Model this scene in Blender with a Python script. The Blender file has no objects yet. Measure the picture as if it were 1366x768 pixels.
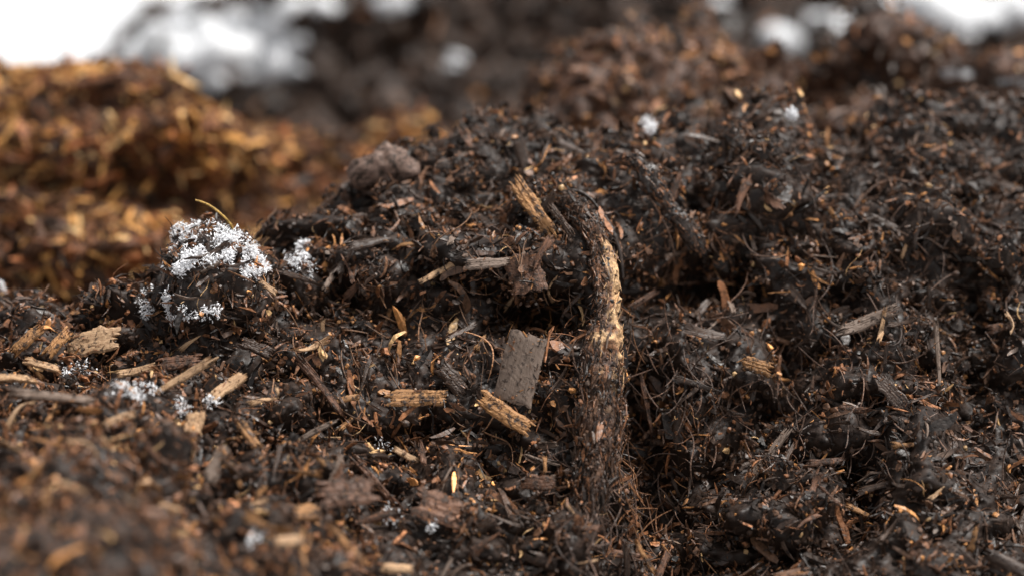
import bpy, math, time
import numpy as np
from mathutils import Matrix, Vector
T0=time.time()
rng=np.random.default_rng(7)
scene=bpy.context.scene
col=scene.collection
scene.view_settings.view_transform='Standard'
scene.view_settings.look='None'
scene.view_settings.exposure=0
# ---------------------------------------------------------------- camera
PITCH=math.radians(12)
C=np.array([0,-1.174,0.25]); DV=np.array([0,math.cos(PITCH),-math.sin(PITCH)])
R=np.array([1.0,0,0]); U=np.array([0,math.sin(PITCH),math.cos(PITCH)])
K=36/75/1366
cam=bpy.data.cameras.new('Camera'); camo=bpy.data.objects.new('Camera',cam); col.objects.link(camo)
camo.location=C; camo.rotation_euler=(math.radians(90)-PITCH,0,0)
cam.lens=75; cam.sensor_width=36; cam.clip_start=0.02; cam.clip_end=600
cam.dof.use_dof=True; cam.dof.focus_distance=1.125; cam.dof.aperture_fstop=3.2
scene.camera=camo
def P(px,py,D): return C+D*DV+(px-683)*K*D*R+(384-py)*K*D*U
def proj(p):
    r=p-C; D=r@DV
    return 683+(r@R)/(K*D),384-(r@U)/(K*D),D
# ---------------------------------------------------------------- noise
def _h(ix,iy,iz,s):
    h=(ix*374761393+iy*668265263+iz*2147483647+s*1274126177)&0xFFFFFFFF
    h=((h^(h>>13))*1274126177)&0xFFFFFFFF
    h=((h^(h>>16))*2246822519)&0xFFFFFFFF
    h=h^(h>>15)
    return (h&0xFFFFFF)/float(0xFFFFFF)
def vn(p,scale,seed=0):
    q=p.reshape(-1,3)/scale+1000.0+seed*17.3
    i=np.floor(q).astype(np.int64); f=q-i; f=f*f*(3-2*f)
    r=0
    for dx in (0,1):
        wx=f[:,0] if dx else 1-f[:,0]
        for dy in (0,1):
            wy=f[:,1] if dy else 1-f[:,1]
            for dz in (0,1):
                wz=f[:,2] if dz else 1-f[:,2]
                r=r+wx*wy*wz*_h(i[:,0]+dx,i[:,1]+dy,i[:,2]+dz,seed)
    return r.reshape(p.shape[:-1])
def nrm(a): return a/np.maximum(np.linalg.norm(a,axis=-1,keepdims=True),1e-12)
# ---------------------------------------------------------------- mesh util
def make_mesh(name,V,faces,colors=None,smooth=False):
    me=bpy.data.meshes.new(name)
    V=np.asarray(V,dtype=np.float32)
    loops=np.concatenate([f.ravel() for f in faces]).astype(np.int32)
    tot=np.concatenate([np.full(len(f),f.shape[1]) for f in faces])
    st=np.concatenate([[0],np.cumsum(tot)[:-1]]).astype(np.int32)
    me.vertices.add(len(V)); me.vertices.foreach_set('co',V.ravel())
    me.loops.add(len(loops)); me.loops.foreach_set('vertex_index',loops)
    me.polygons.add(len(tot)); me.polygons.foreach_set('loop_start',st)
    me.polygons.foreach_set('use_smooth',np.full(len(tot),smooth))
    me.update(calc_edges=True)
    if colors is not None:
        a=me.color_attributes.new('Col','FLOAT_COLOR','POINT')
        c=np.ones((len(V),4),dtype=np.float32); c[:,:3]=colors
        a.data.foreach_set('color',c.ravel())
    return me
def add_obj(name,me,mat=None,label=None,category=None,kind=None,group=None,loc=None,parent=None):
    o=bpy.data.objects.new(name,me); col.objects.link(o)
    if mat: me.materials.append(mat)
    if loc is not None: o.location=loc
    if label: o['label']=label
    if category: o['category']=category
    if kind: o['kind']=kind
    if group: o['group']=group
    if parent: o.parent=parent
    return o
# ---------------------------------------------------------------- materials
def mat_debris(name,rough=0.55,spec=0.4,nscale=350,bump=0.5):
    m=bpy.data.materials.new(name); m.use_nodes=True; nt=m.node_tree; n=nt.nodes; l=nt.links
    b=n['Principled BSDF']; at=n.new('ShaderNodeAttribute'); at.attribute_name='Col'
    tc=n.new('ShaderNodeTexCoord'); no=n.new('ShaderNodeTexNoise'); no.inputs['Scale'].default_value=nscale; no.inputs['Detail'].default_value=4
    l.new(tc.outputs['Object'],no.inputs['Vector'])
    mr=n.new('ShaderNodeMapRange'); mr.inputs[1].default_value=.3; mr.inputs[2].default_value=.7; mr.inputs[3].default_value=.45; mr.inputs[4].default_value=1.6
    l.new(no.outputs['Fac'],mr.inputs[0])
    vm=n.new('ShaderNodeVectorMath'); vm.operation='SCALE'; l.new(at.outputs['Color'],vm.inputs[0]); l.new(mr.outputs[0],vm.inputs['Scale'])
    l.new(vm.outputs[0],b.inputs['Base Color'])
    r2=n.new('ShaderNodeMapRange'); r2.inputs[1].default_value=.3; r2.inputs[2].default_value=.7; r2.inputs[3].default_value=rough-.18; r2.inputs[4].default_value=rough+.2
    l.new(no.outputs['Fac'],r2.inputs[0]); l.new(r2.outputs[0],b.inputs['Roughness'])
    b.inputs['Specular IOR Level'].default_value=spec
    bp=n.new('ShaderNodeBump'); bp.inputs['Strength'].default_value=bump; bp.inputs['Distance'].default_value=.001
    l.new(no.outputs['Fac'],bp.inputs['Height']); l.new(bp.outputs[0],b.inputs['Normal'])
    return m
def mat_wood(name,c1,c2,dirt=.5,rough=.6,gs=(60,1500,1500)):
    m=bpy.data.materials.new(name); m.use_nodes=True; nt=m.node_tree; n=nt.nodes; l=nt.links
    b=n['Principled BSDF']; tc=n.new('ShaderNodeTexCoord'); oi=n.new('ShaderNodeObjectInfo')
    mp=n.new('ShaderNodeMapping'); mp.inputs['Scale'].default_value=gs; l.new(tc.outputs['Object'],mp.inputs[0])
    av=n.new('ShaderNodeVectorMath'); av.operation='ADD'; l.new(mp.outputs[0],av.inputs[0])
    sc=n.new('ShaderNodeVectorMath'); sc.operation='SCALE'; sc.inputs[0].default_value=(31,17,23); l.new(oi.outputs['Random'],sc.inputs['Scale']); l.new(sc.outputs[0],av.inputs[1])
    no=n.new('ShaderNodeTexNoise'); no.inputs['Scale'].default_value=1; no.inputs['Detail'].default_value=5; no.inputs['Roughness'].default_value=.65
    l.new(av.outputs[0],no.inputs['Vector'])
    cr=n.new('ShaderNodeValToRGB'); e=cr.color_ramp.elements; e[0].position=.33; e[0].color=(*c1,1); e[1].position=.66; e[1].color=(*c2,1)
    l.new(no.outputs['Fac'],cr.inputs[0])
    n2=n.new('ShaderNodeTexNoise'); n2.inputs['Scale'].default_value=230; n2.inputs['Detail'].default_value=6; n2.inputs['Roughness'].default_value=.72
    a2=n.new('ShaderNodeVectorMath'); a2.operation='ADD'; l.new(tc.outputs['Object'],a2.inputs[0]); l.new(sc.outputs[0],a2.inputs[1]); l.new(a2.outputs[0],n2.inputs['Vector'])
    c3=n.new('ShaderNodeValToRGB'); e=c3.color_ramp.elements; e[0].position=.64-dirt*.28; e[0].color=(0,0,0,1); e[1].position=.72-dirt*.28; e[1].color=(1,1,1,1)
    l.new(n2.outputs['Fac'],c3.inputs[0])
    mx=n.new('ShaderNodeMix'); mx.data_type='RGBA'; l.new(c3.outputs[0],mx.inputs[0]); mx.inputs[7].default_value=(.035,.020,.013,1); l.new(cr.outputs[0],mx.inputs[6])
    rv=n.new('ShaderNodeMapRange'); rv.inputs[3].default_value=.75; rv.inputs[4].default_value=1.2; l.new(oi.outputs['Random'],rv.inputs[0])
    vs=n.new('ShaderNodeVectorMath'); vs.operation='SCALE'; l.new(mx.outputs[2],vs.inputs[0]); l.new(rv.outputs[0],vs.inputs['Scale'])
    l.new(vs.outputs[0],b.inputs['Base Color']); b.inputs['Roughness'].default_value=rough; b.inputs['Specular IOR Level'].default_value=.35
    ad=n.new('ShaderNodeMath'); ad.operation='ADD'; l.new(no.outputs['Fac'],ad.inputs[0]); l.new(c3.outputs[0],ad.inputs[1])
    bp=n.new('ShaderNodeBump'); bp.inputs['Strength'].default_value=.6; bp.inputs['Distance'].default_value=.0005
    l.new(ad.outputs[0],bp.inputs['Height']); l.new(bp.outputs[0],b.inputs['Normal'])
    return m
def mat_snow(name,bump_scale=900,dist=.0006,c=(.90,.91,.93)):
    m=bpy.data.materials.new(name); m.use_nodes=True; nt=m.node_tree; n=nt.nodes; l=nt.links
    b=n['Principled BSDF']; b.inputs['Roughness'].default_value=.45
    tc=n.new('ShaderNodeTexCoord'); no=n.new('ShaderNodeTexNoise'); no.inputs['Scale'].default_value=bump_scale; no.inputs['Detail'].default_value=3
    l.new(tc.outputs['Object'],no.inputs['Vector'])
    cr=n.new('ShaderNodeValToRGB'); e=cr.color_ramp.elements; e[0].position=.3; e[0].color=(c[0]*.85,c[1]*.86,c[2]*.88,1); e[1].position=.7; e[1].color=(*c,1)
    l.new(no.outputs['Fac'],cr.inputs[0]); l.new(cr.outputs[0],b.inputs['Base Color'])
    bp=n.new('ShaderNodeBump'); bp.inputs['Strength'].default_value=.5; bp.inputs['Distance'].default_value=dist
    l.new(no.outputs['Fac'],bp.inputs['Height']); l.new(bp.outputs[0],b.inputs['Normal'])
    return m
M_BASE=mat_debris('compost_soil',.6,.35,260,.8)
M_DEB=mat_debris('compost_fragments',.46,.40,450,.6)
M_MULCH=mat_debris('mulch_fragments',.6,.3,450,.6)
M_TAN=mat_wood('pale_wood',(.27,.15,.078),(.54,.355,.205),.26)
M_OCH=mat_wood('ochre_wood',(.15,.068,.026),(.42,.215,.085),.45)
M_DARK=mat_wood('dark_bark',(.018,.011,.008),(.075,.042,.026),.3,.45)
M_GREY=mat_wood('weathered_wood',(.125,.087,.065),(.195,.143,.112),.32)
M_RED=mat_wood('reddish_bark',(.050,.024,.015),(.19,.090,.050),.5,.55)
M_SNOW=mat_snow('snow_crystals',c=(.92,.92,.93))
M_SNOWB=mat_snow('snow_cover',6,.03,c=(.64,.65,.665))
# ---------------------------------------------------------------- surfaces
def smooth(A,s,axis):
    r=int(s*3); k=np.exp(-.5*(np.arange(-r,r+1)/s)**2); k/=k.sum()
    pad=[(0,0)]*A.ndim; pad[axis]=(r,r); B=np.pad(A,pad,mode='edge'); out=0
    for j,w in enumerate(k):
        sl=[slice(None)]*A.ndim; sl[axis]=slice(j,j+A.shape[axis]); out=out+w*B[tuple(sl)]
    return out
GZ=-.30
def build_surface(cols,vk,nu,nv,amps,seed,sm=(9,9),bumps=(),droop=(0,-.45,-.25),aniso=(1,1,1)):
    rows=[]
    for px,pts in cols:
        q=[P(px,a,b) for a,b in pts]
        foot=q[0].copy(); foot[1]-=.16; foot[2]=GZ-.03
        b1=q[-1]+np.array([0,.09,-.035]); b2=q[-1]+np.array([0,.30,-.20]); b2[2]=min(b2[2],b1[2]-.1)
        b3=b2+np.array([0,.25,0]); b3[2]=GZ-.03
        rows.append([foot]+q+[b1,b2,b3])
    A=np.array(rows)
    pxs=np.array([c[0] for c in cols],float)
    tu=np.linspace(pxs[0],pxs[-1],nu); tv=np.linspace(0,1,nv)
    B=np.zeros((A.shape[0],nv,3))
    for i in range(A.shape[0]):
        for k in range(3): B[i,:,k]=np.interp(tv,vk,A[i,:,k])
    G=np.zeros((nv,nu,3))
    for j in range(nv):
        for k in range(3): G[j,:,k]=np.interp(tu,pxs,B[:,j,k])
    G=smooth(smooth(G,sm[0],0),sm[1],1)
    def normals(G):
        return nrm(np.cross(np.gradient(G,axis=1),np.gradient(G,axis=0)))
    N0=normals(G)
    d=0
    wp=np.stack([vn(G,.03,seed+50),vn(G,.03,seed+51),vn(G,.03,seed+52)],-1)-.5
    an=np.array(aniso)
    for n,(sc,am,mode) in enumerate(amps):
        v=vn((G+wp*sc*.8)*an,sc,seed+n)
        if mode=='b': v=1-np.abs(2*v-1)*1.0; v=v-.6
        elif mode=='r': v=np.minimum(np.abs(2*v-1)*1.6,1.0)**.7; v=v-.6
        else: v=(v-.5)*2
        d=d+am*v
    x,y,D=proj(G)
    for (cx,cy,r,am,*ex) in bumps:
        ry=ex[0] if ex else r
        wob=1+.6*(vn(G,.02,seed+60)-.5)
        d=d+am*np.exp(-(((x-cx)/r)**2+((y-cy)/ry)**2)*wob)
    G2=G+nrm(N0+np.array(droop))*d[...,None]
    N1=normals(G2)
    return G2,N0,N1,d
def grid_faces(nv,nu):
    i=np.arange(nv*nu).reshape(nv,nu)
    return np.stack([i[:-1,:-1],i[:-1,1:],i[1:,1:],i[1:,:-1]],-1).reshape(-1,4)
# palette
PAL=np.array([[.016,.0096,.0065],[.040,.0208,.0125],[.084,.042,.023],[.092,.062,.046],[.165,.070,.031],[.35,.16,.056],[.50,.31,.145]])
PAL_MAIN=PAL.copy()
CB=[4.0]
def colors_for(p,warm,probs,seed):
    n=len(p); pr=np.array(probs,float)
    w=vn(p,.045,seed)*.6+vn(p,.015,seed+3)*.4
    c=np.tile(pr,(n,1)); boost=np.exp((w-.5)*CB[0]+warm)
    c[:,4]*=boost; c[:,5]*=boost; c[:,6]*=boost
    c/=c.sum(1,keepdims=True); cs=np.cumsum(c,1); r=rng.random((n,1)); idx=(r>cs).sum(1).clip(0,6)
    return PAL[idx]*np.exp(rng.normal(0,.4,(n,1)))
# templates
def tpl_ico():
    t=(1+5**.5)/2
    v=np.array([[-1,t,0],[1,t,0],[-1,-t,0],[1,-t,0],[0,-1,t],[0,1,t],[0,-1,-t],[0,1,-t],[t,0,-1],[t,0,1],[-t,0,-1],[-t,0,1]],float)
    v=nrm(v)*.5
    f=np.array([[0,11,5],[0,5,1],[0,1,7],[0,7,10],[0,10,11],[1,5,9],[5,11,4],[11,10,2],[10,7,6],[7,1,8],[3,9,4],[3,4,2],[3,2,6],[3,6,8],[3,8,9],[4,9,5],[2,4,11],[6,2,10],[8,6,7],[9,8,1]])
    return v,f
def tpl_hex():
    a=np.array([.1,1.1,2.0,3.2,4.2,5.3]); o=np.stack([.5*np.cos(a),.5*np.sin(a)],1)
    v=np.concatenate([np.c_[o,np.full(6,-.5)],np.c_[o,np.full(6,.5)]])
    f=[[3,2,1,0],[5,4,3,0],[6,7,8,9],[6,9,10,11]]+[[i,(i+1)%6,6+(i+1)%6,6+i] for i in range(6)]
    return v,np.array(f)
def tpl_tube(xs,ws,ns):
    v=[];f=[]
    for x,w in zip(xs,ws):
        for k in range(ns):
            a=2*math.pi*(k+.5)/ns; v.append([x,w*.5*1.3*math.cos(a),w*.5*1.3*math.sin(a)])
    for s in range(len(xs)-1):
        for k in range(ns):
            f.append([s*ns+k,s*ns+(k+1)%ns,(s+1)*ns+(k+1)%ns,(s+1)*ns+k])
    if ns==4:
        f.append([3,2,1,0]); b=(len(xs)-1)*4; f.append([b,b+1,b+2,b+3])
    return np.array(v),np.array(f)
TI=tpl_ico(); TH=tpl_hex()
TS=tpl_tube([-.5,-.22,.2,.5],[.45,1,.85,.3],4)
TL=tpl_tube([-.5,-.35,-.1,.15,.35,.5],[.5,.9,1.1,.8,.9,.35],4)
TF=tpl_tube([-.5,-.3,-.1,.1,.3,.5],[.6,1,1,.9,.8,.3],3)
def frames(N,spread,tdir=None,tw=0.0):
    n=len(N); z=nrm(N+spread*rng.normal(0,.6,(n,3)))
    r=rng.normal(0,1,(n,3))
    if tdir is not None: r=r+tw*tdir
    x=nrm(r-(r*z).sum(1,keepdims=True)*z); y=np.cross(z,x)
    return np.stack([x,y,z],-1)
def instance(tpl,pos,F,S,jit,bend=0.0,cvar=.12,color=None):
    v,f=tpl; n=len(pos); nv=len(v)
    L=np.tile(v,(n,1,1))
    L=L+rng.uniform(-1,1,(n,nv,3))*jit
    if bend:
        kb=rng.normal(0,bend,(n,1)); kc=rng.normal(0,bend,(n,1)); kd=rng.normal(0,bend*2.2,(n,1))
        x=L[:,:,0]
    W=L*S[:,None,:]
    if bend:
        W[:,:,2]+=(kb*(x*x-.12)+kd*x*x*x)*S[:,0:1]; W[:,:,1]+=(kc*(x*x-.12)-kd*.7*(x**3-.1*x))*S[:,0:1]
    W=np.einsum('nij,nvj->nvi',F,W)+pos[:,None,:]
    fi=(f[None]+np.arange(n)[:,None,None]*nv).reshape(-1,f.shape[1])
    c=None
    if color is not None: c=(color[:,None,:]*(1+rng.uniform(-cvar,cvar,(n,nv,1)))).reshape(-1,3)
    return W.reshape(-1,3),fi,c
class Acc:
    def __init__(s): s.V=[];s.F=[];s.C=[];s.n=0
    def add(s,V,F,Cc):
        s.V.append(V); s.F.append(F+s.n); s.C.append(Cc); s.n+=len(V)
    def mesh(s,name,smooth=False): return make_mesh(name,np.concatenate(s.V),s.F,np.concatenate(s.C),smooth)
def sample(surf,n,wf=None):
    G,N0,N1,d=surf
    a=np.linalg.norm(np.cross(G[1:,:-1]-G[:-1,:-1],G[:-1,1:]-G[:-1,:-1]),axis=-1)
    if wf is not None: a=a*wf(G[:-1,:-1])
    p=(a/a.sum()).ravel(); i=rng.choice(len(p),n,p=p); r,c=np.divmod(i,a.shape[1])
    u=rng.random((n,1)); v=rng.random((n,1))
    g=G[r,c]*(1-u)*(1-v)+G[r,c+1]*u*(1-v)+G[r+1,c]*(1-u)*v+G[r+1,c+1]*u*v
    return g,nrm(N1[r,c]*.6+N0[r,c]*.4)
asp_crumb=lambda n,k:rng.uniform(.45,1,(n,1))
asp_flake=lambda n,k:rng.uniform(.35,.8,(n,1)) if k==1 else rng.uniform(.08,.22,(n,1))
asp_spl=lambda n,k:rng.uniform(.07,.24,(n,1)) if k==1 else rng.uniform(.03,.10,(n,1))
asp_fib=lambda n,k:rng.uniform(.010,.028,(n,1))
def debris(surf,counts,scale,wf,warmf,probs,seed,big=1.0,clods=None,core=1.2,tdl=None,tdw=0):
    A=Acc()
    def put(tpl,p,N,smin,smax,jit,spread,bend,tdir,tw,asp):
        n=len(p); e=rng.random((n,1))**2.4
        L=smin+(smax-smin)*e
        S=np.concatenate([L*asp(n,k) if k else L for k in range(3)],1)*scale
        A.add(*instance(tpl,p,frames(N,spread,tdir,tw),S,jit,bend,.15,colors_for(p,warmf(p),probs,seed)))
    def go(tpl,n,smin,smax,jit,spread,bend,lift,tdir=None,tw=0,asp=None):
        p,N=sample(surf,n,wf)
        cl=np.clip((vn(p,.012*scale,seed+9)-.45)*4,0,1)[:,None]*.8+.35
        put(tpl,p+N*(lift*scale*rng.random((n,1))*cl),N,smin,smax,jit,spread,bend,tdir,tw,asp)
    go(TI,counts[0],.0009,.0046,.17,1.,0,.0040,asp=asp_crumb)
    go(TH,counts[1],.0018,.0080*big,.17,1.3,0,.0050,asp=asp_flake)
    go(TS,counts[2],.0030,.0150*big,.09,1.3,.28,.0065,asp=asp_spl,tdir=tdl,tw=tdw)
    go(TF,counts[3],.0050,.0240,.01,1.2,.5,.0065,tdir=np.array([0,-.3,-.8]),tw=.5,asp=asp_fib)
    if len(counts)>4: go(TL,counts[4],.009,.024,.06,1.0,.3,.006,tdir=tdl,tw=tdw,asp=lambda n,k:rng.uniform(.10,.30,(n,1)) if k==1 else rng.uniform(.03,.09,(n,1)))
    if clods:
        nc,r0,r1,per=clods
        cp,cn=sample(surf,nc,wf); rr=(r0+(r1-r0)*rng.random((nc,1))**2)
        sq=rng.uniform(.65,1.15,(nc,3)); ctr=cp+cn*rr*.35
        A.add(*instance(TI,ctr,frames(cn,1.5),rr*sq*1.7,.14,0,.1,np.tile(PAL[0]*core,(nc,1))))
        cnt=np.maximum((per*(rr[:,0]/r1)**2).astype(int),14); idx=np.repeat(np.arange(nc),cnt); m=len(idx)
        dr=nrm(rng.normal(0,1,(m,3))+cn[idx]*.4); ps=ctr[idx]+dr*rr[idx]*sq[idx]*(rng.uniform(.85,1.2,(m,1)))*(.75+.5*vn(ctr[idx]+dr*.01,.006,5)[:,None])
        q=rng.random(m)
        for lo,hi,tp,a,b_,j,sp,bd,asp in [(0,.48,TI,.0009,.0045,.17,1.,0,asp_crumb),(.48,.60,TH,.0018,.0070,.17,1.,0,asp_flake),(.60,.86,TS,.003,.013,.09,1.,.28,asp_spl),(.86,1,TF,.005,.018,.01,1.,.5,asp_fib)]:
            k=(q>=lo)&(q<hi); put(tp,ps[k],dr[k],a,b_,j,sp,bd,None,0,asp)
    return A
# --- main heap
VK=[0,.05,.16,.36,.54,.72,.88,.93,.97,1]
def c(px,*l): return (px,[l[i] for i in range(len(l))])
main_cols=[
 c(-330,(1050,.70),(768,.79),(620,.97),(520,1.08),(450,1.16),(410,1.24)),
 c(-80,(1050,.69),(768,.79),(620,.98),(520,1.08),(450,1.16),(410,1.24)),
 c(60,(1050,.70),(768,.80),(620,.99),(520,1.09),(450,1.15),(406,1.22)),
 c(180,(1050,.72),(768,.83),(620,1.01),(520,1.09),(450,1.13),(402,1.19)),
 c(280,(1050,.76),(768,.90),(620,1.04),(500,1.09),(410,1.12),(364,1.16)),
 c(400,(1050,.85),(768,.96),(620,1.07),(500,1.12),(400,1.16),(326,1.22)),
 c(500,(1050,.90),(768,1.02),(620,1.09),(480,1.14),(360,1.18),(262,1.25)),
 c(600,(1050,.94),(768,1.05),(610,1.10),(450,1.14),(310,1.18),(206,1.25)),
 c(700,(1050,.95),(768,1.06),(600,1.11),(440,1.15),(290,1.19),(170,1.26)),
 c(790,(1050,.95),(768,1.05),(600,1.09),(440,1.12),(290,1.17),(172,1.26)),
 c(860,(1050,.99),(768,1.10),(600,1.15),(440,1.18),(290,1.20),(174,1.27)),
 c(930,(1050,1.0),(768,1.10),(600,1.15),(440,1.19),(330,1.23),(168,1.28)),
 c(1020,(1050,.98),(768,1.08),(600,1.13),(440,1.16),(300,1.20),(162,1.28)),
 c(1130,(1050,.98),(768,1.08),(600,1.13),(440,1.17),(290,1.21),(165,1.30)),
 c(1250,(1050,.97),(768,1.07),(600,1.12),(440,1.17),(290,1.22),(150,1.32)),
 c(1400,(1050,.97),(768,1.07),(600,1.12),(440,1.17),(290,1.22),(130,1.34)),
 c(1700,(1050,.97),(768,1.07),(600,1.12),(440,1.17),(290,1.22),(125,1.36))]
AM=[(.075,.014,'n'),(.045,.024,'r'),(.020,.0105,'r'),(.008,.0036,'n'),(.0035,.0014,'n')]
BUMPS=[(885,455,50,.018),(945,375,70,-.026,36),(990,310,60,.014),(720,425,65,-.030,32),(700,350,70,.022,34),(560,610,60,-.010),(1000,700,60,.014),(1110,560,60,.018,80),
 (1050,480,30,-.028,90),(862,620,26,-.034,130),(1200,420,50,.016,70),(1150,660,34,-.022,70),(560,260,45,.012),(470,400,50,-.014,30),(430,500,60,.008),(1230,260,70,.018),(1100,250,30,-.022,70),(275,360,60,.008),(880,250,60,.014),(1300,480,28,-.024,110),(1040,230,60,.012),(650,600,30,-.014,50),
 (1180,350,90,.014,40),(1010,560,30,-.018,60),(930,560,34,.014,90),(380,430,40,-.010,25),(1280,350,50,-.020,25),(1160,210,60,-.018,20),(590,420,40,-.014,22),(780,720,60,.012,30),(1220,600,40,.016,110)]
S_main=build_surface(main_cols,VK,960,620,AM,11,bumps=BUMPS)
def soil_cols(G,k,seed,warm=(1,1,1)):
    a=vn(G,.02,seed); b=vn(G,.006,seed+1)
    c0=np.array([.014,.009,.007]); c1=np.array([.060,.031,.018])*np.array(warm)
    t=(a*.5+b*.5)[...,None]; return ((c0*(1-t)+c1*t)*k).reshape(-1,3)
def heap(S,k,seed,label,warm=(1,1,1)):
    G=S[0]; me=make_mesh('compost_heap',G.reshape(-1,3),[grid_faces(*G.shape[:2])],soil_cols(G,k,seed,warm),True)
    return add_obj('compost_heap',me,M_BASE,label,'compost heap','structure')
heap(S_main,.5,21,'dark moist heap of shredded compost with a steep crumbly face')
def in_view(p,m=140):
    x,y,D=proj(p); return ((x>-m)&(x<1366+m)&(y>-m)&(y<768+m))
def wf_main(G):
    x,y,D=proj(G); return np.where(in_view(G),1.0,.06)
def warm_main(p):
    x,y,D=proj(p)
    return .6+1.0*np.clip((560-x)/400,0,1)*np.clip((y-380)/120,0,1)-.5*np.clip((x-850)/200,0,1)
PR=[.26,.27,.24,.035,.14,.034,.008]
A_MAIN=debris(S_main,(56000,13000,32000,19000,3000),1.0,wf_main,warm_main,PR,31,clods=(850,.004,.013,220))
# --- left heap, rear heap, far heap
VB=[0,.08,.3,.6,.85,.92,.97,1]
left_cols=[(-420,[(520,1.40),(380,1.44),(230,1.52),(100,1.62)]),(-150,[(520,1.40),(380,1.44),(230,1.52),(100,1.62)]),(0,[(520,1.40),(380,1.44),(230,1.52),(108,1.62)]),
 (100,[(520,1.40),(380,1.44),(230,1.52),(102,1.62)]),(200,[(520,1.40),(380,1.46),(240,1.54),(122,1.64)]),(290,[(520,1.42),(380,1.47),(250,1.56),(150,1.67)]),
 (370,[(520,1.44),(400,1.52),(280,1.60),(168,1.72)]),(470,[(520,1.46),(420,1.56),(290,1.64),(178,1.76)]),(560,[(520,1.5),(420,1.6),(290,1.66),(164,1.76)]),(640,[(520,1.5),(420,1.62),(290,1.7),(180,1.82)]),(760,[(520,1.5),(460,1.62),(400,1.72),(330,1.85)])]
LBUMP=[(320,290,50,-.045),(170,175,80,.020,22),(100,245,150,-.050,12),(240,210,110,.042,15),(230,275,100,-.050,18),(420,260,50,-.045),(60,205,90,.030,12),(20,320,60,-.04,20),(120,340,90,.02,22),(190,360,50,.03,22),(380,220,40,-.03,14),(120,155,110,-.03,7),(130,130,110,.02,10)]
AL=[(.10,.010,'n'),(.060,.022,'r'),(.024,.013,'r'),(.009,.006,'n')]
S_left=build_surface(left_cols,VB,420,260,AL,51,sm=(5,5),bumps=LBUMP,aniso=(.45,1,1.5))
heap(S_left,1.6,52,'orange-brown heap of coarse shredded wood mulch',(1.7,1.2,.75))
PL=[.15,.19,.21,.02,.20,.18,.06]
wv=lambda G:np.where(in_view(G,200),1.0,.08)
def warm_left(p):
    x,y,D=proj(p)
    g=lambda a,b,r,s:np.exp(-((x-a)/r)**2-((y-b)/s)**2)
    return .30+2.4*g(220,206,140,16)+1.3*g(60,200,80,14)+2.0*g(180,350,60,25)+1.8*g(555,185,60,26)+1.0*g(80,130,130,20)-1.2*np.clip((x-300)/120,0,1)*np.clip((530-x)/60,0,1)-1.1*np.clip((y-240)/40,0,1)*(1-g(180,350,90,40))
PAL=PAL_MAIN*np.array([1.35,1.15,.95]); PAL[5]=[.50,.25,.075]; PAL[6]=[.68,.44,.20]
CB[0]=7.0
A=debris(S_left,(16000,10000,24000,9000,3600),1.15,wv,warm_left,PL,61,big=1.8,clods=(110,.008,.020,200),core=2.,tdl=np.array([1.,0,.1]),tdw=1.6)
PAL=PAL_MAIN.copy()
CB[0]=5.0
add_obj('wood_mulch',A.mesh('wood_mulch'),M_MULCH,'coarse orange-brown shredded wood covering a heap','wood mulch','stuff')
rear_cols=[(540,[(420,1.42),(330,1.47),(270,1.54),(235,1.62)]),(660,[(400,1.40),(300,1.44),(215,1.50),(165,1.58)]),(730,[(400,1.40),(280,1.43),(170,1.47),(98,1.54)]),(780,[(400,1.40),(280,1.42),(150,1.44),(48,1.50)]),(850,[(400,1.40),(280,1.42),(150,1.44),(20,1.50)]),
 (910,[(400,1.41),(280,1.43),(160,1.47),(54,1.53)]),(1000,[(400,1.42),(280,1.44),(170,1.48),(68,1.55)]),(1100,[(400,1.43),(280,1.46),(180,1.50),(84,1.57)]),(1190,[(400,1.44),(280,1.47),(170,1.51),(38,1.57)]),
 (1260,[(400,1.46),(280,1.49),(170,1.53),(86,1.6)]),(1366,[(400,1.46),(280,1.49),(170,1.53),(84,1.6)]),(1700,[(400,1.46),(280,1.5),(170,1.54),(90,1.6)])]
S_rear=build_surface(rear_cols,VB,520,260,[(.12,.012,'n'),(.060,.028,'r'),(.026,.016,'r'),(.009,.004,'n')],71,sm=(5,5),bumps=[(1050,130,50,-.03),(930,110,40,.02),(1180,120,50,-.02)])
heap(S_rear,1.4,72,'brown compost heap with a rounded peak and rough slope',(1.2,1,.9))
def warm_rear(p):
    x,y,D=proj(p); return .8+1.6*np.exp(-((x-970)/90)**2)-1.2*np.clip((x-1120)/120,0,1)
A=debris(S_rear,(15000,10000,15000,6000,1500),1.12,wv,warm_rear,[.20,.25,.25,.08,.16,.05,.01],81,big=1.4,clods=(240,.007,.020,200),core=1.5)
add_obj('compost_debris',A.mesh('compost_debris'),M_DEB,'bark crumbs and shreds covering the rounded compost heap','compost','stuff')
AF=[(.25,.05,'n'),(.10,.05,'r'),(.045,.024,'r'),(.018,.006,'n')]
far_cols=[(60,[(420,2.3),(300,2.4),(220,2.6),(170,2.75)]),(140,[(400,2.3),(260,2.4),(180,2.55),(105,2.7)]),(200,[(400,2.3),(240,2.4),(120,2.5),(45,2.65)]),(300,[(400,2.3),(240,2.4),(110,2.5),(-15,2.65)]),(450,[(400,2.3),(240,2.35),(80,2.45),(-70,2.6)]),
 (700,[(400,2.3),(240,2.35),(80,2.45),(-90,2.6)]),(900,[(400,2.3),(240,2.35),(80,2.45),(-80,2.6)]),(1020,[(400,2.3),(240,2.4),(110,2.5),(-60,2.65)]),(1150,[(400,2.3),(240,2.4),(120,2.5),(-60,2.65)]),(1366,[(400,2.3),(240,2.4),(120,2.5),(-60,2.65)]),(1700,[(400,2.3),(240,2.4),(120,2.5),(-20,2.65)])]
S_far=build_surface(far_cols,VB,420,240,AF,91,sm=(4,4))
heap(S_far,.8,92,'almost black compost heap with patches of snow on it')
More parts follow.
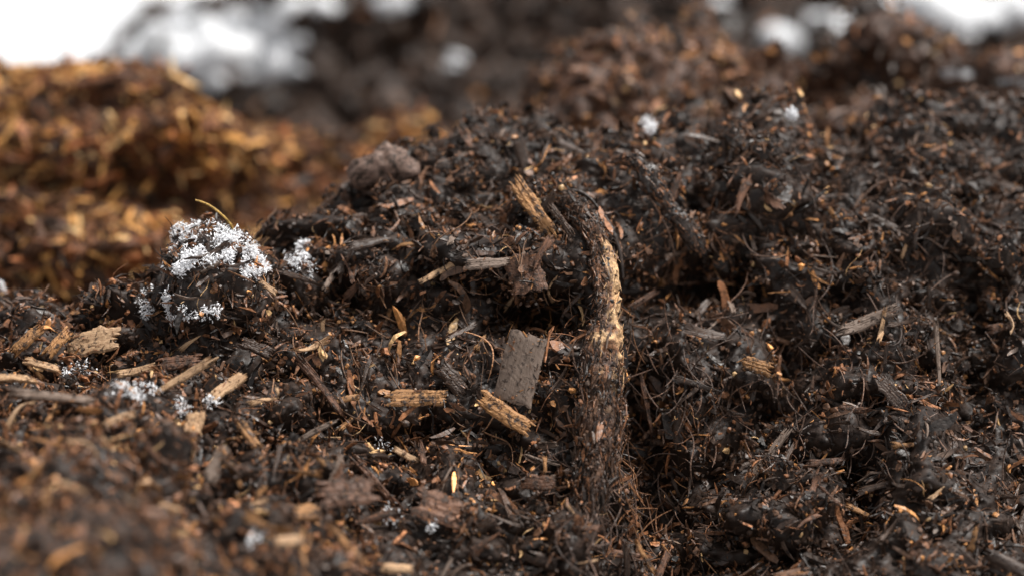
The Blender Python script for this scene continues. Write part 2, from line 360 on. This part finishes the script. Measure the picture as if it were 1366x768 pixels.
A=debris(S_far,(6000,9000,7000,2500),2.6,wv,lambda p:-.6+1.0*np.clip((proj(p)[0]-800)/200,0,1),[.35,.30,.14,.14,.05,.01,.0],101,clods=(160,.012,.030,90))
add_obj('compost_debris',A.mesh('compost_debris'),M_DEB,'coarse black clods and shreds covering the snowy compost heap','compost','stuff')
# --- ground
n=160
xs=np.sign(np.linspace(-1,1,n))*np.abs(np.linspace(-1,1,n))**3*300; ys=xs+2
X,Y=np.meshgrid(xs,ys); G=np.stack([X,Y,np.zeros_like(X)],-1)
G[...,2]=GZ+.10*(vn(G,2.2,5)-.5)*np.clip((np.hypot(X,Y-2)-2.0)/3,0,1)
me=make_mesh('ground',G.reshape(-1,3),[grid_faces(n,n)],None,True)
add_obj('ground',me,M_SNOWB,'flat open ground covered in bright white snow','snowy ground','structure')
# ---------------------------------------------------------------- placing on surface
PG={id(S):proj(S[0]) for S in (S_main,S_far,S_left,S_rear)}
def pick(S,px,py,r=5):
    x,y,D=PG[id(S)]
    dd=(x-px)**2+(y-py)**2
    m=dd<r*r
    if not m.any(): i=np.argmin(dd)
    else: i=np.argmin(np.where(m,D,9))
    a,b=np.unravel_index(i,D.shape)
    return S[0][a,b].copy(),nrm(S[1][a,b]*.8+S[2][a,b]*.2)
def chip_mesh(name,L,W,T,seed,rag=.18,warp=.06,taper=0.0):
    r=np.random.default_rng(seed); nx,ny=26,13
    u=np.linspace(-.5,.5,nx); v=np.linspace(-.5,.5,ny); UU,VV=np.meshgrid(u,v)
    e1=r.uniform(-1,1,ny)*rag; e2=r.uniform(-1,1,ny)*rag
    sk=r.uniform(-.25,.25)*min(1,rag*5); eg=min(1,rag/.25)
    s1=(np.interp(u,np.linspace(-.5,.5,7),r.uniform(-1,1,7)*.10)+r.normal(0,.014,nx))*eg; s2=(np.interp(u,np.linspace(-.5,.5,7),r.uniform(-1,1,7)*.10)+r.normal(0,.014,nx))*eg
    end=np.clip(np.abs(UU)*2-.55,0,1)/.45
    X=UU*L+np.where(UU<0,e1[:,None],e2[:,None])*L*.35*end**2*np.sign(UU)+sk*VV*W*end
    Wd=1-taper*(UU+.5)
    Y=(VV*Wd+np.where(VV<0,s1[None],s2[None])*np.abs(VV)*2)*W
    ed=1-np.maximum((np.abs(VV)*2)**6,(np.abs(UU)*2)**10)*.75
    base=r.normal(0,warp)*L*(UU*2)**2*.5+r.normal(0,warp)*W*(VV*2)**2*.5+r.normal(0,warp*.5)*L*UU*VV*2
    gr=r.uniform(-1,1,ny)[:,None]*T*.06
    Zt=base+T*.5*ed+gr*ed+r.normal(0,T*.03,UU.shape); Zb=base-T*.5*ed+gr*ed*.5
    V=np.concatenate([np.stack([X,Y,Zt],-1).reshape(-1,3),np.stack([X,Y,Zb],-1).reshape(-1,3)])
    f=grid_faces(ny,nx); o=nx*ny; fb=f[:,::-1]+o
    i=np.arange(o).reshape(ny,nx); rim=np.concatenate([i[0,:-1],i[:-1,-1],i[-1,:0:-1],i[:0:-1,0]])
    rn=np.roll(rim,-1); fr=np.stack([rim,rim+o,rn+o,rn],-1)[:,::-1]
    return make_mesh(name,V,[f,fb,fr],None,False)
def basis_img(N,ang,face=.35):
    N=nrm(N*(1-face)+(-DV)*face)
    a=math.radians(ang); t=math.cos(a)*R+math.sin(a)*U
    x=nrm(t-(t@N)*N); y=np.cross(N,x)
    return np.stack([x,y,N],-1)
def set_mat(o,pos,B):
    M=np.eye(4); M[:3,:3]=B; M[:3,3]=pos; o.matrix_world=Matrix(M.tolist())
PXM=.4217e-3
def litter(o,me,pos,B,dens,s=1.0,thr=.6):
    co=np.empty(len(me.vertices)*3,dtype=np.float32); me.vertices.foreach_get('co',co); co=co.reshape(-1,3)[:26*13]*s
    L=np.ptp(co[:,0]); W=np.ptp(co[:,1]); n=max(2,int(dens*L*W/1e-6))
    q=co[rng.integers(len(co),size=n)]; edge=np.abs(q[:,1])/(W*.5)+rng.random(n)*.7
    q=q[edge>thr]; n=len(q)
    if n<2: return
    pw=pos+q@B.T+B[:,2]*.0003; Nn=np.tile(B[:,2],(n,1))
    col_=PAL[rng.choice(6,n,p=[.20,.26,.20,.04,.18,.12])]
    h=n//2
    s1=.0004+.0015*rng.random((h,1))**2
    A_MAIN.add(*instance(TI,pw[:h],frames(Nn[:h],.6),s1*rng.uniform(.4,1,(h,3)),.15,0,.1,col_[:h]))
    m=n-h; s2=.0012+.004*rng.random((m,1))**2
    A_MAIN.add(*instance(TS,pw[h:],frames(Nn[h:],.3),np.concatenate([s2,s2*asp_spl(m,1),s2*asp_spl(m,2)],1),.08,.25,.1,col_[h:]))
def place_chip(name,px,py,ang,Lp,Wp,T,mat,label,cat,lift=.003,seed=0,face=.4,rag=.18,warp=.06,taper=0,group=None,S=None):
    S_=S or S_main
    p,N=pick(S_,px,py,14); sc=((p-C)@DV)/1.2
    p=P(px,py,(p-C)@DV)
    me=chip_mesh(name,Lp*PXM*sc,Wp*PXM*sc,T,seed,rag,warp,taper)
    o=add_obj(name,me,mat,label,cat,group=group)
    B=basis_img(N,ang,face); pos=p+B[:,2]*lift; set_mat(o,pos,B)
    if S is None: litter(o,me,pos,B,.11,1,.40)
    return o
spec=[
 ('wood_chip',697,492,76,94,52,.0020,M_GREY,'flat grey-brown rectangular wood chip speckled with dirt',.009,.75,.06),
 ('bark_chip',702,368,112,54,46,.002,M_RED,'square dark reddish-brown bark flake lying on the compost',.007,.4,.16),
 ('wood_splinter',715,286,-58,92,22,.0045,M_OCH,'splintered orange-brown piece of wood sticking out of compost',.008,.5,.4),
 ('wood_splinter',752,300,-55,50,10,.003,M_DARK,'dark splinter of bark lying on the compost',.008,.5,.5),
 ('wood_chip',556,536,2,78,22,.003,M_OCH,'ochre wood chip with dirt on its grain',.008,.5,.2),
 ('wood_chip',676,556,-36,78,22,.003,M_OCH,'dirty ochre wood chip with darker edges',.010,.5,.2),
 ('wood_splinter',588,371,32,52,8,.0015,M_TAN,'thin pale orange splinter on dark compost',.009,.5,.3),
 ('bark_chip',650,356,6,56,13,.002,M_GREY,'thin dark grey flake of bark',.007,.4,.3),
 ('wood_chip',130,463,8,64,38,.003,M_TAN,'pale tan wood chip with rough torn surface',.008,.6,.25),
 ('wood_chip',80,466,55,46,16,.003,M_OCH,'small brown wedge-shaped wood chip',.008,.6,.35),
 ('wood_chip',40,460,50,48,15,.003,M_OCH,'small orange-brown wood chip standing on edge',.008,.6,.35),
 ('wood_splinter',250,511,36,84,11,.003,M_TAN,'tan splintered stick of wood on the compost',.009,.5,.35),
 ('wood_chip',303,524,42,54,15,.0025,M_TAN,'pale orange wood chip lying on the compost',.008,.5,.3),
 ('wood_chip',242,488,5,54,18,.003,M_RED,'brown half-buried wood chip',.006,.5,.3),
 ('wood_splinter',75,543,-6,104,14,.003,M_GREY,'long weathered tan splinter of wood',.009,.5,.35),
 ('wood_splinter',20,518,0,56,11,.003,M_TAN,'orange-brown sliver of wood',.009,.5,.35),
 ('wood_chip',258,571,80,30,24,.004,M_TAN,'small pale blocky wood chip',.008,.6,.2),
 ('bark_chunk',462,662,10,74,40,.003,M_RED,'thick reddish-brown chunk of bark',.006,.5,.4),
 ('bark_chunk',583,682,-20,62,42,.003,M_RED,'chunky red-brown piece of bark with dirt',.006,.5,.4),
 ('wood_splinter',1156,436,22,78,16,.003,M_GREY,'weathered tan splinter of wood on dark compost',.010,.5,.35),
 ('wood_splinter',1026,614,55,80,11,.003,M_GREY,'grey splinter of wood with an orange edge',.010,.5,.35),
 ('wood_splinter',1098,622,5,46,9,.002,M_RED,'short reddish splinter of wood',.008,.5,.35),
 ('wood_chip',722,647,-8,40,20,.004,M_RED,'small reddish-tan wood chip',.008,.5,.25),
 ('wood_chip',380,728,12,38,14,.003,M_TAN,'small pale tan wood chip',.007,.5,.25),
 ('wood_chip',404,692,12,34,24,.003,M_OCH,'small orange wood chip',.007,.5,.25),
 ('bark_chip',288,628,70,52,20,.003,M_GREY,'upright dark grey flake of bark',.008,.6,.25),
 ('wood_stick',498,650,-52,84,10,.004,M_RED,'reddish-brown stick poking from the compost',.010,.5,.35),
 ('wood_stick',424,522,-56,92,10,.003,M_RED,'reddish-brown splintered stick leaning on the compost',.009,.5,.35),
 ('wood_stick',400,592,32,96,8,.003,M_GREY,'thin grey curved stick on the compost',.010,.5,.35),
 ('wood_stick',1246,480,90,90,6,.002,M_GREY,'thin grey upright stick on dark compost',.010,.5,.35),
 ('bark_chip',1190,530,-50,56,20,.002,M_DARK,'flat dark grey flake of bark',.008,.5,.3),
 ('wood_splinter',452,735,-50,64,10,.003,M_OCH,'orange-brown splinter of wood',.009,.5,.35),
 ('bark_chip',603,508,-50,46,22,.003,M_DARK,'dark brown flake of bark pressed into the compost',.007,.5,.25),
 ('wood_splinter',850,400,30,46,9,.002,M_RED,'small reddish splinter in a hollow of the compost',.009,.5,.35),
 ('wood_splinter',540,616,-35,32,8,.002,M_TAN,'thin orange splinter on dark compost',.009,.5,.35),
 ('wood_splinter',860,545,-80,80,6,.002,M_RED,'thin brown splinter hanging down the compost face',.009,.5,.35),
 ('bark_chip',340,470,-20,44,16,.004,M_DARK,'dark piece of bark half buried in compost',.007,.5,.3),
 ('wood_splinter',330,590,-60,42,13,.003,M_OCH,'orange-brown chip lying among dark crumbs',.009,.5,.35),
 ('wood_chip',526,762,0,40,13,.003,M_TAN,'small pale tan wood chip',.007,.5,.25),
 ('wood_splinter',850,745,-60,46,7,.002,M_OCH,'thin orange-brown splinter of wood',.009,.5,.35),
 ('wood_splinter',1140,688,-30,32,7,.002,M_OCH,'bright orange shred of wood on black compost',.010,.5,.35),
 ('wood_splinter',352,392,-35,26,8,.002,M_TAN,'short pale orange sliver of wood',.009,.5,.35),
 ('wood_splinter',185,505,15,46,10,.0025,M_TAN,'pale sliver of wood lying beside snow',.009,.5,.35),
 ('wood_splinter',60,500,-20,48,11,.0025,M_TAN,'pale sliver of wood on the compost',.009,.5,.35),
 ('wood_splinter',160,570,30,44,11,.0025,M_TAN,'pale sliver of wood on the compost',.009,.5,.35),
 ('wood_splinter',1010,490,-20,40,20,.004,M_OCH,'small orange shred of wood in the dark compost',.005,.5,.35),
]
CT={'wood_chip':'wood chip','bark_chip':'bark','bark_chunk':'bark','wood_splinter':'wood splinter','wood_stick':'stick'}
for i,s in enumerate(spec):
    place_chip(s[0],s[1],s[2],s[3],s[4],s[5],s[6],s[7],s[8],CT[s[0]],lift=s[9],seed=200+i,face=s[10],rag=s[11])
kinds=[]
for k in range(30):
    r=np.random.default_rng(900+k)
    L=r.uniform(.009,.021); w=L*r.uniform(.09,.33); T=r.uniform(.0008,.002)
    mat,nm,lab,cat=[(M_DARK,'bark_chip','dark brown flake of bark on the compost','bark'),(M_RED,'bark_chip','reddish-brown flake of bark on the compost','bark'),(M_OCH,'wood_chip','ochre shredded wood chip on the compost','wood chip'),(M_TAN,'wood_chip','pale tan shredded wood chip on the compost','wood chip'),(M_GREY,'wood_chip','weathered grey wood chip on the compost','wood chip'),(M_DARK,'bark_chip','dark brown flake of bark on the compost','bark')][k%6]
    me=chip_mesh(nm,L,w,T,950+k,.45,.2,r.uniform(0,.7)); me.materials.append(mat); kinds.append((me,nm,lab,cat,k%6))
cnt=0; tries=0
while cnt<240 and tries<4000:
    tries+=1
    px,py=rng.uniform(0,1366),rng.uniform(190,768)
    ki=rng.integers(len(kinds)); me,nm,lab,cat,g=kinds[ki]
    left=px<480 and py>430
    if g in(2,3) and rng.random()>(1.0 if left else .18): continue
    if g==4 and rng.random()>.4: continue
    if g not in(2,3) and left and rng.random()>.5: continue
    p,N=pick(S_main,px,py,4)
    x,y,D=proj(p)
    if abs(x-px)>8 or abs(y-py)>8: continue
    if 750<px<840 and 290<py<660: continue
    if 645<px<745 and 420<py<560: continue
    o=bpy.data.objects.new(nm,me); col.objects.link(o)
    B=frames(nrm(N*.8-DV*.2)[None],.8)[0]; pos=p+B[:,2]*rng.uniform(.004,.009)
    set_mat(o,pos,B)
    s=rng.uniform(.7,1.2); o.scale=(s,s,s); litter(o,me,pos,B,.06,s)
    o['label']=lab; o['category']=cat; o['group']='wood and bark chips scattered over the compost heap'
    cnt+=1
add_obj('compost_debris',A_MAIN.mesh('compost_debris'),M_DEB,'shredded bark crumbs and fibres covering the dark compost heap','compost','stuff')
# ---------------------------------------------------------------- root
def tube_data(pts,rad,colf,ns=26,nseg=150,rough=.12,seed=0,flat=1.0):
    pts=np.array(pts); t0=np.linspace(0,1,len(pts)); t=np.linspace(0,1,nseg)
    Q=np.stack([np.interp(t,t0,pts[:,k]) for k in range(3)],-1); Q=smooth(Q,max(nseg/len(pts)/2.2,1),0); rr=np.interp(t,t0,rad)
    T=nrm(np.gradient(Q,axis=0)); up=nrm(np.tile(-DV,(nseg,1))-(T@-DV)[:,None]*T); side=np.cross(T,up)
    a=np.linspace(0,2*np.pi,ns,endpoint=False)
    dirs=up[:,None]*np.cos(a)[None,:,None]*flat+side[:,None]*np.sin(a)[None,:,None]
    V=Q[:,None]+dirs*rr[:,None,None]
    nn=(vn(V,.016,seed)-.5)*2*rough*1.5+(vn(V*np.array([1,.6,.12]),.0024,seed+1)-.5)*2*rough*1.0+(vn(V,.0022,seed+2)-.5)*2*rough*.5
    V=Q[:,None]+dirs*(rr[:,None]*(1+nn))[...,None]
    i=np.arange(nseg*ns).reshape(nseg,ns); j=np.roll(i,-1,1)
    F=np.stack([i[:-1],j[:-1],j[1:],i[1:]],-1).reshape(-1,4)
    cc=colf(t[:,None]+0*a[None],a[None]+0*t[:,None],V,nn).reshape(-1,3)
    caps=[i[0][::-1][None],i[-1][None]]
    return V,[F]+caps,cc,dirs,T
def tube_mesh(name,*a,**k):
    V,F,cc,_,_=tube_data(*a,**k); return make_mesh(name,V.reshape(-1,3),F,cc,True)
def path(pl,lift):
    lift=np.broadcast_to(lift,(len(pl),))
    Ps=np.array([pick(S_main,px,py,12)[0] for px,py in pl]); Ds=(Ps-C)@DV
    Ds=smooth(Ds[:,None],1.5,0)[:,0]
    return [P(px,py,D-l) for (px,py),D,l in zip(pl,Ds,lift)]
def root_col(t,a,V,nn):
    side=np.sin(a)*SGN
    light=np.clip((t-.20)/.06,0,1)*np.clip((.74-t)/.24,0,1)
    n1=vn(V,.008,5); n2=vn(V*np.array([1,1,.10]),.0014,6); n3=vn(V*np.array([1,1,.5]),.0036,8); n4=vn(V,.0014,9)
    flank=np.clip(.14+1.3*side+(n1-.5)*3.0,0,1)
    m=np.clip(light*flank*1.5-np.clip((n3-.54)*6,0,1)*.9,0,1)[...,None]
    tan=np.array([.56,.35,.18])*(.40+.8*n2[...,None]); och=np.array([.20,.088,.038])*(.5+.8*n2[...,None])
    brown=np.array([.060,.031,.020])*(.4+1.2*n4[...,None])
    k=np.clip((n3*.6+n1*.4-.40)*4,0,1)[...,None]*np.clip(light+.3*(t<.80),0,1)[...,None]
    return (brown*(1-k*.85)+och*k*.85)*(1-m)+tan*m
Tt=np.array([0,0,-1.0]); upv=nrm(-DV-(Tt@-DV)*Tt); sdv=np.cross(Tt,upv); SGN=1.0 if sdv[0]>0 else -1.0
M_ROOT=mat_debris('peeled_root',.6,.35,700,.9)
def cling(A,V,dirs,TT,tpl,n,smin,smax,asp,along,jit,bend,pale=0,main=True):
    ii=rng.integers(V.shape[0],size=n*3); jj=rng.integers(V.shape[1],size=n*3)
    p=V[ii,jj]; t=ii/V.shape[0]; s=np.sin(2*np.pi*jj/V.shape[1])*SGN
    w=np.where((t>.20)&(t<.56),np.clip(.40-.6*s,.03,1),.95) if main else np.ones(len(p))
    if pale: w=((t>.2)&(t<.65)&(s>-.3)).astype(float)
    k=(rng.random(len(p))<w)&((dirs[ii,jj]@-DV)>-.2)
    ii=ii[k][:n];jj=jj[k][:n];p=V[ii,jj];N=nrm(dirs[ii,jj]);m=len(p)
    r=rng.random((m,1))**2; L=smin+(smax-smin)*r
    S=np.concatenate([L*asp(m,q) if q else L for q in range(3)],1)
    z=nrm(N+rng.normal(0,.25,(m,3))); x=TT[ii]*along+rng.normal(0,1,(m,3)); x=nrm(x-(x*z).sum(1,keepdims=True)*z)
    Fm=np.stack([x,np.cross(z,x),z],-1)
    cidx=rng.choice(5,m,p=[.3,.3,.2,.05,.15]); c_=PAL[cidx]
    if pale: c_=np.array([[.40,.235,.115]])*np.exp(rng.normal(0,.35,(m,1)))
    lo=rng.random((m,1))*.004*((ii/V.shape[0]>.6)[:,None]) if main else 0
    A.add(*instance(tpl,p+N*(.0002+lo),Fm,S,jit,bend,.1,c_))
pl=[(752,262),(780,284),(799,318),(808,356),(812,400),(805,450),(803,500),(797,550),(795,600),(786,650),(780,710)]
rad=np.array([8,12,15,19,20,23,21,22,17,14,8])*PXM
V,F,cc,dirs,TT=tube_data(path(pl,[.002,.006,.009,.010,.010,.010,.009,.007,.004,-.002,-.010]),rad,root_col,ns=48,nseg=280,rough=.27,seed=3,flat=.7)
ro=add_obj('root',make_mesh('root',V.reshape(-1,3),F,cc,True),M_ROOT,'thick root with peeled pale orange wood running down the compost','root')
A=Acc()
cling(A,V,dirs,TT,TI,1700,.0006,.0030,asp_crumb,0,.15,0)
cling(A,V,dirs,TT,TS,1100,.003,.012,asp_spl,3,.07,.15)
cling(A,V,dirs,TT,TF,450,.006,.020,asp_fib,3,.01,.35)
cling(A,V,dirs,TT,TS,110,.004,.013,lambda n,k:rng.uniform(.03,.06,(n,1)),12,.03,.02,1)
bk=add_obj('bark_crust',A.mesh('bark_crust'),M_DEB,parent=ro); bk['label']='dark shreds of bark and soil clinging to the root'
darkc=lambda t,a,V,nn:np.array([.024,.015,.011])*(.4+1.2*vn(V,.004,9))[...,None]
pl2=[(815,214),(835,212),(852,220),(862,240),(880,262),(905,292),(925,318),(942,338)]
V,F,cc,dirs,TT=tube_data(path(pl2,.020),np.array([3,7,11,13,11,10,9,5])*PXM,darkc,ns=24,nseg=140,rough=.5,seed=13)
r2=add_obj('root',make_mesh('root',V.reshape(-1,3),F,cc,True),M_DEB,'dark crooked knobbly root sticking up from the compost','root')
A=Acc()
cling(A,V,dirs,TT,TI,380,.0008,.0030,asp_crumb,0,.15,0,main=False)
cling(A,V,dirs,TT,TS,220,.003,.009,asp_spl,4,.07,.15,main=False)
bk=add_obj('bark_crust',A.mesh('bark_crust'),M_DEB,parent=r2); bk['label']='crumbs of compost stuck to the dark root'
pl3=[(742,258),(775,250),(806,285),(826,325),(832,380)]
r3=tube_mesh('root',path(pl3,.010),np.array([1.5,3,3.5,3,1.5])*PXM,darkc,ns=8,nseg=60,rough=.35,seed=23)
add_obj('root',r3,M_DEB,'thin dark rootlet curving beside the thick root','root')
A=Acc()
def fibre_set(cx,cy,sx,sy,n,Lr,colr):
    ps=[];Ns=[]
    for k in range(n):
        p,N=pick(S_main,cx+rng.normal(0,sx),cy+rng.normal(0,sy),6); ps.append(p+N*rng.uniform(.002,.007)); Ns.append(N)
    ps=np.array(ps);Ns=np.array(Ns)
    L=rng.uniform(*Lr,(n,1)); S=np.concatenate([L,rng.uniform(.0003,.0008,(n,1)),rng.uniform(.0003,.0008,(n,1))],1)
    tp=tpl_tube(np.linspace(-.5,.5,12),[.5]+[1]*9+[.8,.3],4)
    A.add(*instance(tp,ps,frames(Ns,.4,np.array([.15,-.3,-1.]),1.6),S,.0,.5,.1,np.array(colr)*np.exp(rng.normal(0,.4,(n,1)))))
fibre_set(845,640,16,60,45,(.015,.045),(.18,.08,.034))
fibre_set(880,560,60,80,60,(.015,.045),(.09,.05,.033))
fibre_set(800,680,24,50,60,(.015,.04),(.07,.04,.028))
fibre_set(1100,450,180,140,140,(.012,.04),(.08,.045,.03))
fibre_set(600,450,120,120,90,(.010,.03),(.12,.06,.03))
add_obj('fine_roots',A.mesh('fine_roots'),M_ROOT,'fine brown root hairs hanging down the compost face','roots','stuff')
st=tube_mesh('straw',[P(258,266,1.15),P(275,271,1.15),P(290,281,1.15),P(303,293,1.15),P(311,304,1.155),P(318,335,1.16)],np.array([1.0,1.3,1.4,1.5,1.5,1.3])*PXM,lambda t,a,V,nn:np.array([.42,.26,.07])*np.ones(V.shape),ns=8,nseg=40,rough=.05)
add_obj('straw',st,M_ROOT,'thin curved golden straw rising out of a snow clump','straw')
# ---------------------------------------------------------------- snow clumps
def snow(cx,cy,rx,ry,n,thick,label,S=None,gs=1.0,kf=.4,base=.006,eb=.1):
    S=S or S_main; x,y,D=PG[id(S)]
    m=(((x-cx)/rx)**2+((y-cy)/ry)**2<1)
    dmin=D[m].min() if m.any() else 1.1
    m&=(D<dmin+.06)
    ii=np.argwhere(m)
    if len(ii)==0: return
    k=ii[rng.integers(len(ii),size=n)]; p=S[0][k[:,0],k[:,1]]; N=S[1][k[:,0],k[:,1]]
    ex,ey,_=proj(p); e=np.clip(1-((ex-cx)/rx)**2-((ey-cy)/ry)**2,0,1)
    scv=(vn(p,.014*gs,77)*.45+vn(p,.0045*gs,78)*.55)+rng.uniform(-.07,.07,len(p))+eb*e
    keep=scv>=np.quantile(scv,1-kf)
    p=p[keep];N=N[keep];e=e[keep][:,None];n=len(p)
    h_=vn(p,.007,79)[:,None]
    p=p+rng.normal(0,.0008,p.shape)+N*(base*rng.uniform(.5,1,(n,1))+thick*rng.random((n,1))*e)+np.array([0,0,1])*(.001+thick*1.2*h_*e*rng.random((n,1)))
    org=p.mean(0); A=Acc(); h=int(n*.6)
    s=(.0004+.0018*rng.random((h,1))**2.5)*gs
    A.add(*instance(TI,p[:h]-org,frames(N[:h],2),s*rng.uniform(.4,1,(h,3)),.2,0,.0,np.ones((h,3))*.9))
    h2=n-h; s=rng.uniform(.0010,.0034,(h2,1))*gs
    A.add(*instance(TS,p[h:]-org,frames(N[h:],2.5),s*np.array([[1,.15,.13]]),.06,.1,.0,np.ones((h2,3))*.9))
    add_obj('snow_clump',A.mesh('snow_clump'),M_SNOW,label,'snow',group='clumps of snow on the compost',loc=org)
snow(293,342,92,42,11000,.002,'lacy white crust of snow crystals capping a compost knob',kf=.36,eb=.04)
snow(405,360,26,28,1700,.002,'small clump of snow crystals on dark compost',kf=.34)
snow(238,424,54,30,4600,.001,'thin patch of snow crystals between compost crumbs',kf=.22,base=.007)
snow(178,538,36,12,800,.001,'small patch of granular snow among wood chips',kf=.4,base=.008)
snow(110,510,26,12,480,.001,'small patch of granular snow among wood chips',kf=.4,base=.008)
snow(240,558,16,12,220,.001,'tiny bit of snow on the compost',kf=.4,base=.008)
snow(95,386,12,18,340,.004,'tiny upright tuft of snow crystals',kf=.5)
snow(16,390,18,10,340,.004,'tiny upright tuft of snow crystals',kf=.5)
snow(520,700,14,16,160,.002,'tiny bit of snow on the compost',kf=.35,base=.008)
snow(572,716,9,7,80,.002,'tiny bit of snow on the compost',kf=.5,base=.008)
snow(330,738,8,8,80,.002,'tiny bit of snow on the compost',kf=.5,base=.008)
snow(510,605,14,8,80,.002,'tiny bit of snow on the compost',kf=.4,base=.008)
snow(278,548,10,10,140,.002,'tiny bit of snow on the compost',kf=.4,base=.008)
def largest(fm):
    L=np.where(fm,np.arange(fm.size).reshape(fm.shape)+1,0)
    for _ in range(500):
        M=L.copy()
        M[1:]=np.maximum(M[1:],L[:-1]); M[:-1]=np.maximum(M[:-1],L[1:]); M[:,1:]=np.maximum(M[:,1:],L[:,:-1]); M[:,:-1]=np.maximum(M[:,:-1],L[:,1:])
        M=np.where(fm,M,0)
        if (M==L).all(): break
        L=M
    ids,cn=np.unique(L[L>0],return_counts=True)
    return L==ids[np.argmax(cn)]
def patch(cx,cy,rx,ry,S,label,thick=.006,ns=.05,add=.15):
    G,N0,N1,d=S; x,y,D=PG[id(S)]
    e=1+add-((x-cx)/rx)**2-((y-cy)/ry)**2+2.0*(vn(G,ns,33)-.5)+3.0*(vn(G,ns*.36,34)-.5)
    e=np.where((np.abs(x-cx)<rx*2)&(np.abs(y-cy)<ry*2)&(D<2.9),e,-1)
    ok=e>0; fm=ok[:-1,:-1]&ok[:-1,1:]&ok[1:,1:]&ok[1:,:-1]
    if fm.sum()<3: return
    fm=largest(fm)
    F=grid_faces(*G.shape[:2]).reshape(G.shape[0]-1,G.shape[1]-1,4)[fm]
    V=(G+N1*(.003+thick*np.clip(e,0,1)[...,None]**.5)).reshape(-1,3)
    u,inv=np.unique(F,return_inverse=True); V=V[u]; F=inv.reshape(-1,4); org=V.mean(0)
    add_obj('snow_patch',make_mesh('snow_patch',V-org,[F],None,True),M_SNOWB,label,'snow',group='patches of snow lying on the heaps',loc=org)
LB='uneven white patch of snow lying on the dark heap'
for a in [(280,58,95,44,.2),(350,92,50,18,.3),(195,80,40,26,.2),(410,14,55,9,.1),(604,96,12,10,.3),(530,5,30,5,.1),(1235,22,66,34,.8),(1120,36,50,14,.4),(1062,62,38,14,.3),(1345,22,44,16,.5),(1170,68,34,10,.3),(965,10,30,8,.1)]:
    patch(*a[:4],S_far,LB,thick=.013,add=a[4])
for a in [(1290,98,34,6),(1350,110,24,6)]:
    patch(*a,S_rear,'thin patch of snow on the brown heap',.001,.012,.5)
for a in [(862,186,6,6),(1052,170,5,4)]:
    snow(a[0],a[1],a[2],a[3],600,.002,'tiny bright lump of snow on the compost crest',kf=.9,base=.010)
# irregular piece of wood behind the crest
nu,nvv=40,22
th=np.linspace(0,2*np.pi,nu,endpoint=False); ph=np.linspace(-np.pi/2,np.pi/2,nvv); TH_,PH=np.meshgrid(th,ph)
V=np.stack([np.cos(TH_)*np.cos(PH)*.018,np.sin(TH_)*np.cos(PH)*.012,np.sin(PH)*.013],-1)
V=V*(1+.8*(vn(V,.014,3)-.5)+.5*(vn(V,.005,4)-.5)+.25*(vn(V,.002,4)-.5))[...,None]
i=np.arange(nu*nvv).reshape(nvv,nu); j=np.roll(i,-1,1); F=np.stack([i[:-1],j[:-1],j[1:],i[1:]],-1).reshape(-1,4)
p,N=pick(S_main,510,262,8)
M_STONE=mat_wood('worn_wood_burl',(.095,.056,.041),(.24,.155,.12),.5,gs=(200,200,400))
add_obj('wood_chunk',make_mesh('wood_chunk',V.reshape(-1,3),[F],None,True),M_STONE,'irregular pinkish-brown chunk of wood sunk into the compost crest','wood',loc=p+np.array([0,.03,.012]))
# ---------------------------------------------------------------- light
w=bpy.data.worlds.new('World'); scene.world=w; w.use_nodes=True; nt=w.node_tree
sky=nt.nodes.new('ShaderNodeTexSky'); sky.sky_type='NISHITA'; sky.sun_disc=False
sd=nrm(np.array([.38,.02,.90]))
el=math.asin(sd[2]); az=math.atan2(sd[0],sd[1])
sky.sun_elevation=el; sky.sun_rotation=az; sky.dust_density=5
hs=nt.nodes.new('ShaderNodeHueSaturation'); hs.inputs['Saturation'].default_value=.1
nt.links.new(sky.outputs[0],hs.inputs['Color']); nt.links.new(hs.outputs[0],nt.nodes['Background'].inputs[0]); nt.nodes['Background'].inputs[1].default_value=.15
sl=bpy.data.lights.new('sun','SUN'); sl.energy=5.0; sl.angle=math.radians(8); sl.color=(1,.96,.91)
so=bpy.data.objects.new('sun',sl); col.objects.link(so); so.rotation_euler=Vector(sd).to_track_quat('Z','Y').to_euler()
print('done',time.time()-T0)
